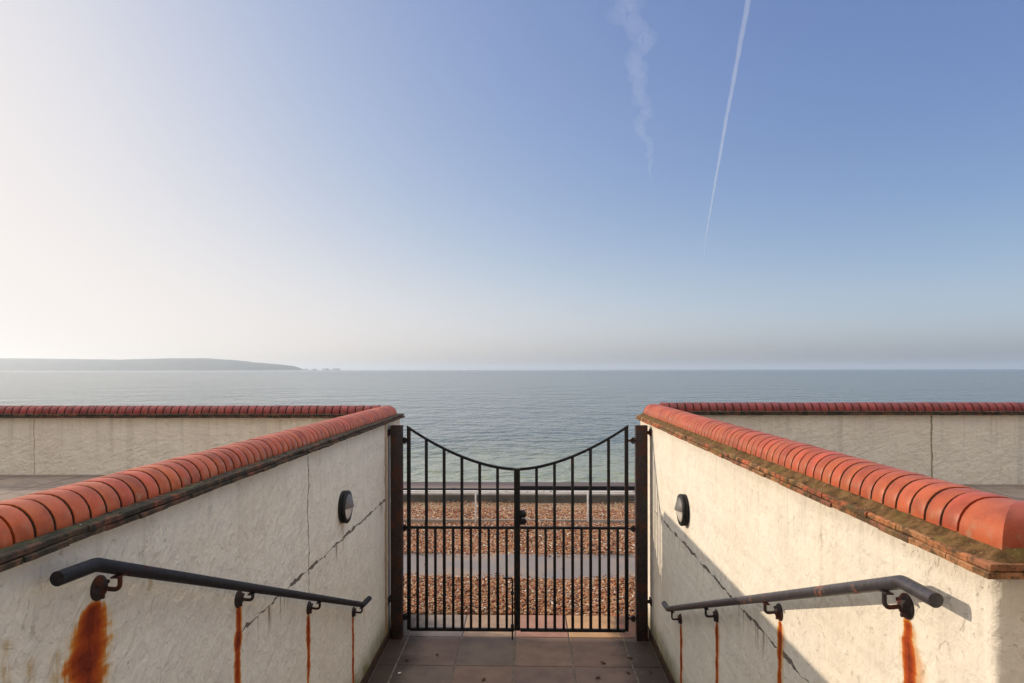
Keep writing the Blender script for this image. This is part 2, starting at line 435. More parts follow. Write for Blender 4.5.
# ---- shingle: pebbles lying on both sides of the path (uncountable)
def pebble_material():
    m = N('pebble', .62, .35); t = m.attr('tint').outputs['Color']
    n1 = m.noise(130, 3)
    return m.out(m.mix(m.smooth(n1, .35, .75), t, m.mix(1, t, (.68, .66, .64), 'MULTIPLY')))
def pebbles():
    bm = bmesh.new(); bmesh.ops.create_icosphere(bm, subdivisions=1, radius=1)
    bv = np.array([v.co[:] for v in bm.verts]); bf = np.array([[v.index for v in f.verts] for f in bm.faces]); bm.free()
    P = []
    def band(y0, y1, x0, x1, dens, z, s0, s1):
        k = int((y1-y0)*(x1-x0)*dens)
        p = np.stack([rng.uniform(x0, x1, k), rng.uniform(y0, y1, k), np.full(k, z), rng.uniform(s0, s1, k)**1.0], 1)
        P.append(p)
    band(6.76, 7.97, -3.8, 3.5, 2700, -.022, .008, .0195)
    band(9.03, 11.9, -4.6, 4.2, 2050, -.022, .009, .021)
    band(11.85, 12.5, -4.6, 4.2, 500, -.024, .007, .018)
    for x0 in np.arange(-4.2, 3.8, .4):                       # stones strewn unevenly over both edges of the path
        for y0, y1, d in ((7.94, 8.05, 900), (8.02, 8.16, 260), (8.93, 9.06, 900), (8.84, 8.96, 260), (8.1, 8.9, 14)):
            band(y0, y1, x0, x0+.4, d*rng.uniform(.1, 1.5), -.019, .006, .016)
    P = np.concatenate(P); k = len(P)
    # gentle mounding
    P[:, 2] += .018*np.sin(P[:, 0]*1.9+P[:, 1]*1.3)+.012*rng.random(k)
    q = rng.normal(size=(k, 4)); q /= np.linalg.norm(q, axis=1)[:, None]
    w, x, y, z = q.T
    Rm = np.stack([1-2*(y*y+z*z), 2*(x*y-w*z), 2*(x*z+w*y), 2*(x*y+w*z), 1-2*(x*x+z*z), 2*(y*z-w*x), 2*(x*z-w*y), 2*(y*z+w*x), 1-2*(x*x+y*y)], 1).reshape(k, 3, 3)
    sc = np.stack([rng.uniform(.8, 1.35, k), rng.uniform(.7, 1.1, k), rng.uniform(.5, .85, k)], 1)*P[:, 3:4]
    V = bv[None]*sc[:, None]*(1+.1*rng.normal(size=(k, len(bv), 1)))
    V = np.einsum('kij,knj->kni', Rm, V)
    V[:, :, 2] *= .75
    V += P[:, None, :3]+np.array([0, 0, .006])
    pal = np.array([(.52, .22, .09), (.45, .15, .065), (.58, .31, .14), (.24, .085, .05), (.66, .46, .28), (.80, .70, .57), (.07, .04, .032), (.42, .28, .20)])
    c = pal[rng.choice(8, k, p=[.23, .17, .19, .12, .11, .07, .06, .05])]*rng.uniform(.55, 1.12, (k, 1))
    nv = len(bv)
    F = (bf[None]+np.arange(k)[:, None, None]*nv).reshape(-1, 3)
    me = bpy.data.meshes.new('shingle')
    me.vertices.add(k*nv); me.vertices.foreach_set('co', V.reshape(-1).astype('f'))
    me.loops.add(F.size); me.loops.foreach_set('vertex_index', F.ravel().astype('i'))
    me.polygons.add(len(F)); me.polygons.foreach_set('loop_start', np.arange(0, F.size, 3, dtype='i'))
    a = me.color_attributes.new('tint', 'FLOAT_COLOR', 'POINT')
    col = np.ones((k, nv, 4), 'f'); col[:, :, :3] = c[:, None]
    a.data.foreach_set('color', col.ravel())
    me.update(); me.validate()
    tag(link('shingle', me, pebble_material(), None, 180), kind='stuff')
pebbles()

# ---- pavement at the foot of the steps, out to the wall ends
def paver_material():
    m = N('quarry_paver', .75, .3); t = m.attr('tint').outputs['Color']
    n1 = m.noise(4, 5, .65); n2 = m.noise(45, 4, .6); m.pos()
    col = m.mix(m.smooth(n1, .38, .7), t, m.mix(1, t, (.74, .74, .78), 'MULTIPLY'))
    col = m.mix(m.math('MULTIPLY', m.smooth(n2, .55, .75), .5), col, (.08, .06, .05))
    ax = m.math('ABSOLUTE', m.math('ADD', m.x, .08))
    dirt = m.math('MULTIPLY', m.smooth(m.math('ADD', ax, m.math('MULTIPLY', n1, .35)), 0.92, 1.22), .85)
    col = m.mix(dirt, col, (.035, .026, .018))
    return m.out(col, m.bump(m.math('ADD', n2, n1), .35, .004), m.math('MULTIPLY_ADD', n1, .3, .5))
def tiles(name, xs, ys, zt, cols, mat, jo=.006):
    V = []; F = []; T = []
    for i in range(len(xs)-1):
        for j in range(len(ys)-1):
            x0, x1, y0, y1 = xs[i]+jo, xs[i+1]-jo, ys[j]+jo, ys[j+1]-jo
            z = zt+random.uniform(-.0015, .0015); b = len(V); e = .004
            c = cols(i, j)
            V += [(x0, y0, zt-.03), (x1, y0, zt-.03), (x1, y1, zt-.03), (x0, y1, zt-.03),
                  (x0, y0, z-e), (x1, y0, z-e), (x1, y1, z-e), (x0, y1, z-e),
                  (x0+e, y0+e, z), (x1-e, y0+e, z), (x1-e, y1-e, z), (x0+e, y1-e, z)]
            T += [c]*12
            for k in range(4):
                l = (k+1) % 4; F += [(b+k, b+l, b+4+l, b+4+k), (b+4+k, b+4+l, b+8+l, b+8+k)]
            F.append((b+8, b+9, b+10, b+11))
    return from_py(name, V, F, mat, tint=np.array(T))
PAVER = paver_material()
px_ = [-1.263, -1.10, -.61, -.12, .37, .86, 1.097]
py_ = [4.70, 4.965, 5.569, 6.173, 6.735]
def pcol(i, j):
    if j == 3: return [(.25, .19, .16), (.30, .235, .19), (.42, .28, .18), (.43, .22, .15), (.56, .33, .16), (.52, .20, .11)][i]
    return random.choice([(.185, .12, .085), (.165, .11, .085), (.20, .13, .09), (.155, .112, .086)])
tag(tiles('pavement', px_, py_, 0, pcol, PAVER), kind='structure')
# bed of the paving, the flight of steps and the landing under the photographer
CONC = N('concrete_bed', .95, .1); CONC = CONC.out(CONC.ramp(CONC.noise(20, 4), [(.3, (.10, .085, .07)), (.7, (.24, .20, .17))]))
bm = bmesh.new(); add_box(bm, (-1.268, 4.6, -.3), (1.102, 6.737, -.007))
for k in range(8):
    add_box(bm, (-1.268, 1.32+.41*k, -.28), (1.102, 1.73+.41*k-.002, 1.4-.175*k-.001*0), .006)
from_bm('steps', bm, CONC)['kind'] = 'structure'
def terrace_material():
    m = N('terrace_slab', .85, .2); m.pos()
    br = m.n('TexBrick', {'Vector': m.vec((1, 1, 1), (.1, .25, 0)), 'Scale': 1, 'Brick Width': .6, 'Row Height': .6, 'Mortar Size': .008,
                          'Color1': (.25, .20, .165), 'Color2': (.30, .235, .185), 'Mortar': (.08, .065, .05)}, offset=0)
    n1 = m.noise(5, 5, .65)
    col = m.mix(m.smooth(n1, .4, .75), br.outputs['Color'], (.17, .135, .11))
    return m.out(col, m.bump(m.math('ADD', m.noise(60, 3), m.math('MULTIPLY', br.outputs['Fac'], -2)), .4, .004))
TERR = terrace_material()
bm = bmesh.new()
add_box(bm, (-14, -6, -.2), (-1.50, 6.47, 1.432)); add_box(bm, (1.36, -6, -.2), (14, 6.47, 1.360))
add_box(bm, (-1.497, -6, -.2), (1.357, 1.315, 1.40))
from_bm('terrace', bm, TERR)['kind'] = 'structure'

# ================================================================ WALLS
LX, RX = -1.275, 1.11           # faces of the two side walls
TH = .25
def prof_coping(w, h, r, n=7):
    """cross-section of a double-bullnose brick: (across, up), across from 0 to w"""
    p = [(0, 0), (0, max(.004, h-r))]
    for k in range(1, n+1):
        a = math.pi/2*k/n; p.append((r-r*math.cos(a), h-r+r*math.sin(a)))
    for k in range(n+1):
        a = math.pi/2*k/n; p.append((w-r+r*math.sin(a), h-r+r*math.cos(a)))
    p.append((w, 0)); return p
def coping(parent, place, length, joints, z0, w=.20, h=.092, r=.086, round_end=0, mitre=False, clay=(.49, .098, .030)):
    """place(across, along, up) -> world; bricks between consecutive joints"""
    r = min(r, h-.006); P = prof_coping(w, h, r); n = len(P)
    V = []; F = []; T = []; MI = []
    g = .0056
    for i in range(len(joints)-1):
        a0, a1 = joints[i]+(0 if mitre and i == 0 else g), joints[i+1]-g
        dz = random.uniform(-.0012, .0012); dx = random.uniform(-.0015, .0015)
        c = np.array(clay)*random.uniform(.80, 1.12)*np.array((1, random.uniform(.9, 1.15), random.uniform(.9, 1.2)))
        last = round_end and i == len(joints)-2
        secs = [(a0, .985), (a0+.003, 1.0), (a1-.003, 1.0), (a1, .985)]
        if last:
            L = a1-a0; secs = [(a0, .985), (a0+.003, 1)]+[(a0+.003+(L-.003)*math.sin(math.pi/2*k/6), max(.06, math.cos(math.pi/2*k/6))) for k in range(1, 7)]
        b = len(V)
        for s, k in secs:
            for (u, v) in P:
                if mitre: s_ = max(s, joints[0]+u)
                else: s_ = s
                if mitre and i == 0: k = 1
                V.append(place(w/2+(u-w/2)*k+(0 if mitre else dx), s_, z0+v*(k if last else (1 if k == 1 else .99))+dz)); T.append(c)
        for q in range(len(secs)-1):
            for t in range(n-1):
                F.append((b+q*n+t, b+q*n+t+1, b+(q+1)*n+t+1, b+(q+1)*n+t)); MI.append(0)
        if not (mitre and i == 0): F.append(tuple(b+t for t in range(n))[::-1]); MI.append(0)
        e = b+(len(secs)-1)*n; F.append(tuple(e+t for t in range(n))); MI.append(0)
    # mortar core, slightly smaller than the bricks
    b = len(V); Q = prof_coping(w-.008, h-.004, r-.0035)
    end = joints[-1]-(.07 if round_end else .006)
    for s in (joints[0]+(w if mitre else .006), end):
        for (u, v) in Q: V.append(place(u+.004, s, z0+v)); T.append((.05, .04, .03))
    for t in range(n-1): F.append((b+t, b+t+1, b+n+t+1, b+n+t)); MI.append(1)
    o = from_py('brick_coping', V, F, [BRICK, MORTAR], parent, 50, np.array(T))
    o.data.polygons.foreach_set('material_index', MI)
    bm = bmesh.new(); bm.from_mesh(o.data); bmesh.ops.recalc_face_normals(bm, faces=bm.faces); bm.to_mesh(o.data); bm.free()
    return o
def ledge(parent, place, a0, a1, zb, zc, front, cop, back, copb, mat=None):
    """two courses of creasing tile and the mortar fillet up to the coping.
    across coordinates: front edge, coping front, back edge, coping back"""
    V = []; F = []; T = []
    for course in (0, 1):
        z0 = zb+course*.019; z1 = z0+.0155
        s = a0-(.08 if course else 0)
        while s < a1:
            e = min(s+.165, a1); st = max(s, a0)
            if e-st > .02:
                j = random.uniform(-.005, .004)+(.006 if course else 0); b = len(V)
                jz = random.uniform(-.0015, .0015)
                c = np.array(random.choice([(.42, .17, .07), (.36, .15, .075), (.46, .22, .10), (.30, .12, .07), (.5, .13, .06)]))*random.uniform(.8, 1.1)
                nn = max(2, int((e-st)/.03))
                for q in range(nn+1):
                    y = st+.0015+(e-st-.003)*q/nn
                    f = front+j+.004*mnoise.noise((y*22, course*9, front*7))
                    bk = back-j-.004*mnoise.noise((y*22, course*9+4, front*7))
                    for (u, z) in ((f, z0), (f, z1-.003), (f+.003, z1), (bk-.003, z1), (bk, z1-.003), (bk, z0)):
                        V.append(place(u, y, z+jz)); T.append(c)
                for q in range(nn):
                    for t in range(6):
                        F.append((b+q*6+t, b+q*6+(t+1) % 6, b+(q+1)*6+(t+1) % 6, b+(q+1)*6+t))
                F.append(tuple(b+t for t in range(6))); F.append(tuple(b+nn*6+t for t in range(6)))
            s = e
    o = from_py('tile_ledge', V, F, LEDGEA if mat == ALGAE else LEDGE, parent, None, np.array(T))
    bm = bmesh.new(); bm.from_mesh(o.data); bmesh.ops.recalc_face_normals(bm, faces=bm.faces); bm.to_mesh(o.data); bm.free()
    # fillet
    V = []; F = []; nn = int((a1-a0)/.012); zt = zb+.034
    acr = [front+.012, front+.028, cop-.012, cop+.006, copb-.006, copb+.012, back-.028, back-.012]
    up = [zt-.004, zt+.004, zt*.55+zc*.45, zc+.004, zc+.004, zt*.55+zc*.45, zt+.004, zt-.004]
    for q in range(nn+1):
        y = a0+.008+(a1-a0-.016)*q/nn; ez = min(1, (y-a0-.006)/.035, (a1-y-.006)/.035)
        for t, (u, z) in enumerate(zip(acr, up)):
            k = mnoise.noise((y*30, t*3.1, front*5)); k2 = mnoise.noise((y*9, t*1.7, front*3))
            V.append(place(u+.005*k, y, zt-.004+(z-zt+.004)*ez+.004*k+.005*k2*(0 < t < 7)))
    for q in range(nn):
        for t in range(7): F.append((q*8+t, (q+1)*8+t, (q+1)*8+t+1, q*8+t+1))
    b = len(V)
    F.append(tuple(range(8))); F.append(tuple(nn*8+t for t in range(8)))
    f = from_py('mortar_fillet', V, F, mat or FILLET, parent, 60)
    bm = bmesh.new(); bm.from_mesh(f.data); bmesh.ops.recalc_face_normals(bm, faces=bm.faces); bm.to_mesh(f.data); bm.free()
def wall_body(parent, a, b, mat, rough_corners=True, rad=.02):
    """upright rounded-rectangle prism with slightly ragged corners"""
    out = []
    for (cx, cy, a0) in ((b[0]-rad, b[1]-rad, 0), (a[0]+rad, b[1]-rad, 90), (a[0]+rad, a[1]+rad, 180), (b[0]-rad, a[1]+rad, 270)):
        for k in range(5):
            t = R(a0+22.5*k); out.append((cx+rad*math.cos(t), cy+rad*math.sin(t)))
    n = len(out); nz = int((b[2]-a[2])/.012); V = []
    for q in range(nz+1):
        z = a[2]+(b[2]-a[2])*q/nz
        for i, (x, y) in enumerate(out):
            k = 1 if i % 5 == 2 else (.6 if i % 5 in (1, 3) else 0)
            cx, cy = (a[0]+b[0])/2, (a[1]+b[1])/2
            d = (.006*mnoise.noise((x*3, y*3, z*28))+.004*mnoise.noise((x*3+5, y*3, z*70)))*k
            sx = 1 if x > cx else -1; sy = 1 if y > cy else -1
            V.append((x+sx*d, y+sy*d, z))
    F = [(q*n+i, q*n+(i+1) % n, (q+1)*n+(i+1) % n, (q+1)*n+i) for q in range(nz) for i in range(n)]
    F.append(tuple(range(n))[::-1]); F.append(tuple(nz*n+i for i in range(n)))
    return from_py('rendered_wall', V, F, mat, parent, 50)

LEFT_ROS = [(1.971, 1.80), (2.935, 1.44), (3.886, 1.065), (4.879, .685)]
RIGHT_ROS = [(2.006, 1.75), (3.006, 1.374), (4.002, .993), (4.94, .629)]
matL = wall_material('cream_render_left', 'y',
    [(1.945, 1.78, .026, .052, -.10, .95, .95), (2.935, 1.42, .022, .006, -.010, .75, .9), (3.886, 1.045, .022, .004, -.012, .85, .85), (4.879, .665, .024, 0, 0, .9, .9)],
    [(2.9, 6.1, 1.285, .006)], [(3.88, .9, 1.97, .008), (5.99, .1, 1.86, .016)],
    joints=[(6.02, .055, (.46, .27, .12))], relief=.021, yellow=[(1.79, 1.70, .035, .5), (1.70, 1.72, .03, .4), (1.73, 1.60, .02, .4), (1.62, 1.80, .03, .5), (2.25, 1.78, .02, .1), (4.62, 1.40, .02, .25), (5.2, .7, .04, .3)])
matR = wall_material('cream_render_right', 'y',
    [(2.0, 1.725, .020, .009, -.004, .75, .88), (3.006, 1.345, .018, .006, .012, .6, .85), (4.002, .965, .022, .004, .01, .7, .9), (4.94, .60, .026, 0, 0, .8, .95)],
    [(2.5, 6.0, 1.20, .0055)], [], hs=-.9, relief=.015)
matF = wall_material('cream_render_terrace', 'x', (), (), (), [(3.80, .012, (.20, .18, .08)), (-4.80, .007, (.38, .32, .22)), (-3.86, .05, (.70, .65, .55)), (-2.55, .04, (.70, .65, .55)), (2.95, .03, (.66, .62, .52)), (4.62, .04, (.66, .62, .53))], relief=.02)
def side_wall(sgn, x, y0, y1, zl, zc, ch, mat, label, first, joint0):
    w = empty('side_wall', (x+sgn*TH/2, (y0+y1)/2, 0), label, 'wall', 'side walls of the sunken passage')
    a = (min(x, x+sgn*TH), y0, -.3); b = (max(x, x+sgn*TH), y1, zl)
    wall_body(w, a, b, mat)
    place = lambda u, s, z: (x+sgn*(.017+u), s, z)
    js = [y0+.003, joint0]; s = joint0
    while s+.075 < y1-.07: s += .075; js.append(s)
    js.append(y1+.0)
    coping(w, place, y1-y0, js, zc, h=ch, round_end=1, mitre=True)
    # the wall turns the corner and runs on beside the landing
    xe = x+sgn*7.0
    box('rendered_wall', (min(x+sgn*(TH+.002), xe), y0+.004, .9), (max(x+sgn*(TH+.002), xe), y0+TH, zl), matF, w)
    jr = [.0, .17]
    while jr[-1]+.075 < 6.9: jr.append(jr[-1]+.075)
    coping(w, lambda u, s, z: (x+sgn*(.017+s), y0+.003+u, z), 7, [j+.0 for j in jr], zc, h=ch, mitre=True)
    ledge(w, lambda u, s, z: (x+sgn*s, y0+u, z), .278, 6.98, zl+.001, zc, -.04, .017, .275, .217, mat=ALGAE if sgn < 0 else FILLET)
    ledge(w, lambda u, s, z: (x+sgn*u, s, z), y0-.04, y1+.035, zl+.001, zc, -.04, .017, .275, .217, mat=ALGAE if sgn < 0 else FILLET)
    # quarry-tile skirting along the floor
    bm = bmesh.new(); s = 4.72
    while s < y1-.02:
        e = min(s+.15, y1-.01)
        add_box(bm, (min(x-sgn*.001, x-sgn*.014), s+.002, -.005), (max(x-sgn*.001, x-sgn*.014), e-.002, .075+random.uniform(-.006, .006)), .002)
        s = e
    from_bm('skirting', bm, SKIRT, w)
    return w
SKIRT = N('dirty_skirting_tile', .8, .2)
SKIRT = SKIRT.out(SKIRT.ramp(SKIRT.noise(14, 5, .7), [(.3, (.03, .022, .015)), (.6, (.075, .04, .025)), (.75, (.07, .065, .025))]), SKIRT.bump(SKIRT.noise(40, 4), .5, .005))
wl = side_wall(-1, LX, 1.50, 6.70, 1.972, 2.003, .090, matL, 'shaded left side wall of the steps with red brick coping and a large rust run', None, 1.668)
wr = side_wall(1, RX, 1.63, 6.72, 1.955, 2.015, .094, matR, 'sunlit right side wall of the steps with glowing orange brick coping', None, 1.80)
def terrace_wall(x0, x1, zl, zc, ch, label):
    yf = 6.45
    w = empty('terrace_wall', ((x0+x1)/2, yf+TH/2, 0), label, 'wall', 'low walls along the seaward edge of the terraces')
    box('rendered_wall', (x0 if x0 < 0 else x0-.04, yf, -.3), (x1+.04 if x0 < 0 else x1, yf+TH, zl), matF, w)
    if x0 < 0:
        js = [x1+.11]
        while js[-1]-.075 > x0: js.append(js[-1]-.075)
        js = js[::-1]
    else:
        js = [x0-.11]
        while js[-1]+.075 < x1: js.append(js[-1]+.075)
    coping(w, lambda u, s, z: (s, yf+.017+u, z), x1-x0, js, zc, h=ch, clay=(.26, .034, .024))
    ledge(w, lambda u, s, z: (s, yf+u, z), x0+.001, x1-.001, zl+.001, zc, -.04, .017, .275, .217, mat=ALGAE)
terrace_wall(-13, LX-.279, 1.985, 2.005, .092, 'shaded low terrace wall on the left, below the hazy headland')
terrace_wall(RX+.279, 13, 2.012, 2.025, .10, 'shaded low terrace wall on the right with a dark vertical joint')

# ================================================================ UNSEEN BUILDING ADDED TO BOUNCE SUNLIGHT INTO THE SHADE (behind the photographer)
HWALL = N('bounce_facade_render', .9, .15); HWALL = HWALL.out(HWALL.ramp(HWALL.noise(2, 5, .6), [(.3, (.76, .68, .55)), (.7, (.82, .75, .62))]), HWALL.bump(HWALL.noise(40, 4), .4, .006))
HFRAME = N('white_window_frame', .4, .4).out((.8, .8, .78))
HPANE = N('window_glass', .05, .5).out((.03, .035, .04))
HROOF = N('roof_tile', .8, .2).out((.22, .08, .05))
h = empty('bounce_facade', (0, -5, 1.4), 'unseen cream building added behind the landing to bounce sunlight', 'bounce_facade')
YH = -3.4
box('wall', (-13, YH-9, -.2), (13, YH, 10.4), HWALL, h)
bm = bmesh.new(); add_box(bm, (-13.5, YH-9.5, 10.402), (13.5, YH+.5, 10.62))
from_bm('roof', bm, HROOF, h)
for fl in range(3):
    for xw in (-10.5, -6.5, -2.6, 2.6, 6.5, 10.5):
        z0 = 2.4+fl*2.9 if fl else 2.3
        bm = bmesh.new()
        for q in ((xw-.85, z0, xw-.78, z0+1.25), (xw+.78, z0, xw+.85, z0+1.25), (xw-.78, z0, xw+.78, z0+.07), (xw-.78, z0+1.18, xw+.78, z0+1.25), (xw-.03, z0+.07, xw+.03, z0+1.18)):
            add_box(bm, (q[0], YH+.002, q[1]), (q[2], YH+.06, q[3]))
        f = from_bm('window', bm, HFRAME, h)
        box('pane', (xw-.779, YH+.003, z0+.071), (xw+.779, YH+.02, z0+1.179), HPANE, f)
f = box('door', (-.5, YH+.002, 1.405), (.5, YH+.05, 3.45), HFRAME, h)
bm = bmesh.new(); tube(bm, [(.38, YH+.05, 2.4), (.38, YH+.10, 2.4), (.27, YH+.10, 2.4)], .01, 8); from_bm('handle', bm, SILVER, f, 40)

# ================================================================ GATE
YG = 6.15
def gate_post(x0, x1, sgn, wallx, label):
    p = empty('gate_post', ((x0+x1)/2, YG, 0), label, 'gate post', 'posts of the double gate')
    bm = bmesh.new(); add_box(bm, (x0, YG-.05, -.005), (x1, YG+.05, 1.93), .004)
    from_bm('post', bm, POST, p, 40)
    box('post_cap', (x0-.002, YG-.052, 1.931), (x1+.002, YG+.052, 1.937), POST, p)
    xe = x1 if sgn > 0 else x0
    for z in (1.875, .35):
        bm = bmesh.new(); tube(bm, [(xe-.004*sgn, YG-.03, z), (wallx-sgn*.012, YG-.03, z)], .016, 10)
        add_box(bm, (min(wallx-sgn*.014, wallx-sgn*.001), YG-.07, z-.03), (max(wallx-sgn*.014, wallx-sgn*.001), YG+.012, z+.03), .003)
        from_bm('wall_bracket', bm, RUSTY, p, 40)
gate_post(-1.252, -1.150, -1, LX, 'dark square steel gate post in shade by the left wall')
gate_post(.974, 1.076, 1, RX, 'brown weathered square steel gate post by the sunlit right wall')
ZB, ZM = .075, 1.005
def top_z(x):
    """sagging top rail: high at the posts, low at the meeting stiles"""
    t = abs(x+.105)/1.0
    return 1.535+.385*(t**1.75)
def leaf(xh, xm, label, bolt):
    g = empty('gate_leaf', ((xh+xm)/2, YG, 0), label, 'gate', 'leaves of the double gate')
    s = 1 if xm > xh else -1
    d = .0155
    bm = bmesh.new(); add_box(bm, (min(xh, xh+s*.033), YG-d, ZB-.004), (max(xh, xh+s*.033), YG+d, top_z(xh)), .002); from_bm('stile', bm, BLACK, g, 40)
    bm = bmesh.new(); add_box(bm, (min(xm-s*.026, xm), YG-d, ZB-.004), (max(xm-s*.026, xm), YG+d, top_z(xm)+.012), .002); from_bm('stile', bm, BLACK, g, 40)
    # curved top rail: flat bar swept along the sag
    bm = bmesh.new(); rows = []; K = 28
    for k in range(K+1):
        x = xh+(xm-s*.027-xh)*k/K; z = top_z(x)
        rows.append([bm.verts.new((x, YG+a, z+b)) for a, b in ((-.0165, -.009), (.0165, -.009), (.0165, .014), (-.0165, .014))])
    for a, b in zip(rows, rows[1:]):
        for k in range(4): bm.faces.new((a[k], a[(k+1) % 4], b[(k+1) % 4], b[k]))
    bm.faces.new(rows[0][::-1]); bm.faces.new(rows[-1]); bmesh.ops.recalc_face_normals(bm, faces=bm.faces)
    from_bm('top_rail', bm, BLACK, g, 40)
    xa, xb = xh+s*.031, xm-s*.027
    for z, h in ((ZM, .011), (ZB, .013)):
        bm = bmesh.new(); add_box(bm, (min(xa, xb), YG-.0148, z-h), (max(xa, xb), YG+.0148, z+h), .002); from_bm('cross_rail', bm, BLACK, g, 40)
    for k in range(1, 12):
        x = xh+s*.015+(xm-s*.013-xh-s*.015)*k/12
        if k % 2 == 0:
            for z0, z1 in ((ZB+.0125, ZM-.0105), (ZM+.0105, top_z(x)-.004)):
                pass
            bm = bmesh.new(); add_box(bm, (x-.013, YG-.013, ZB+.0125), (x+.013, YG+.013, top_z(x)-.005), .0015)
        else:
            bm = bmesh.new(); add_box(bm, (x-.0115, YG-.0115, ZB+.0125), (x+.0115, YG+.0115, ZM-.0105), .0015)
        from_bm('bar', bm, BLACK, g, 40)
    for z in (1.80, 1.0, .185):
        bm = bmesh.new(); xp = -1.150 if s > 0 else .974
        tube(bm, [(xp+s*.001, YG, z), (xh+s*.002, YG, z)], .009, 10)
        tube(bm, [(xp+s*.02, YG, z-.028), (xp+s*.02, YG, z+.028)], .013, 12)
        tube(bm, [(xp+s*.034, YG, z-.018), (xp+s*.034, YG, z+.018)], .011, 12)
        from_bm('hinge', bm, RUSTY if s < 0 else BLACK, g, 40)
    if bolt:
        box('cover_strip', (-.129, YG-.0205, ZB), (-.0775, YG-.017, 1.54), BLACK, g)
        bm = bmesh.new(); tube(bm, [(-.225, YG-.034, .555), (-.145, YG-.034, .555), (-.145, YG-.034, -.005)], .0075, 10, bevel=.02)
        for z in (.42, .12): add_box(bm, (-.160, YG-.046, z-.014), (-.131, YG-.0165, z+.014), .002)
        from_bm('drop_bolt', bm, BLACK, g, 40)
    else:
        bm = bmesh.new(); add_box(bm, (-.076, YG-.032, 1.038), (-.030, YG+.02, 1.165), .006)
        from_bm('lock_case', bm, BLACK, g, 40)
        bm = bmesh.new(); lathe(bm, (-.042, YG-.033, 1.135), (0, -1, 0), [(.026, 0), (.026, .022), (.018, .03), (0, .031)], 20)
        lathe(bm, (-.042, YG-.033, 1.073), (0, -1, 0), [(.026, 0), (.026, .022), (.018, .03), (0, .031)], 20)
        from_bm('latch_knob', bm, BLACK, g, 40)
        bm = bmesh.new(); tube(bm, [(-.058, YG-.05, 1.103), (-.004, YG-.05, 1.103), (.004, YG-.05, 1.088)], .006, 10, bevel=.008)
        from_bm('latch_lever', bm, SILVER, g, 40)
leaf(-1.108, -.1035, 'black iron gate leaf on the left with a drop bolt', True)
leaf(.908, -.1005, 'black iron gate leaf on the right carrying the latch', False)

# ================================================================ HANDRAILS
def handrail(x, wallx, pts, ros, label, rosettes):
    sgn = 1 if x > wallx else -1
    h = empty('handrail', (wallx, pts[1][0], 0), label, 'handrail', 'handrails along the steps')
    bm = bmesh.new(); tube(bm, [(x, y, z) for y, z in pts], .0195, 24, bevel=.014, seg=4)
    bmesh.ops.recalc_face_normals(bm, faces=bm.faces)
    o = from_bm('rail', bm, RAIL if sgn < 0 else RAILD, h, 50)
    for (y, z) in ros:
        b = bpy.data.objects.new('bracket', None)
        bm = bmesh.new()
        # rail height at this y
        ys = [p[0] for p in pts]; zs = [p[1] for p in pts]; rz = float(np.interp(y, ys, zs))
        tube(bm, [(wallx+sgn*.012, y, z), (x, y, z-.006), (x, y, rz-.017)], .0068, 10, bevel=.022, seg=5)
        add_box(bm, (x-.012, y-.03, rz-.0225), (x+.012, y+.03, rz-.018), .001)
        bmesh.ops.recalc_face_normals(bm, faces=bm.faces)
        bo = from_bm('bracket', bm, RUSTY, h, 50)
        bm = bmesh.new()
        lathe(bm, (wallx-sgn*.004, y, z), (sgn, 0, 0), [(.037, 0), (.037, .009), (.034, .012), (.020, .022), (.012, .025), (0, .025)], 28)
        for k in range(3):
            a = 2.1*k+.5; lathe(bm, (wallx+sgn*.010, y+.026*math.cos(a), z+.026*math.sin(a)), (sgn, 0, 0), [(.006, 0), (.006, .008), (0, .010)], 10)
        bmesh.ops.recalc_face_normals(bm, faces=bm.faces)
        from_bm('rosette', bm, RUSTY, bo, 40)
    return h
handrail(LX+.066, LX, [(1.704, 1.910), (1.860, 1.902), (4.908, .728), (5.10, .710)], LEFT_ROS, 'dark metal handrail sloping down the shaded left wall', None)
handrail(RX-.066, RX, [(1.755, 1.852), (1.912, 1.850), (5.076, .653), (5.22, .645)], RIGHT_ROS, 'dark metal handrail with rust spots sloping down the sunlit right wall', None)

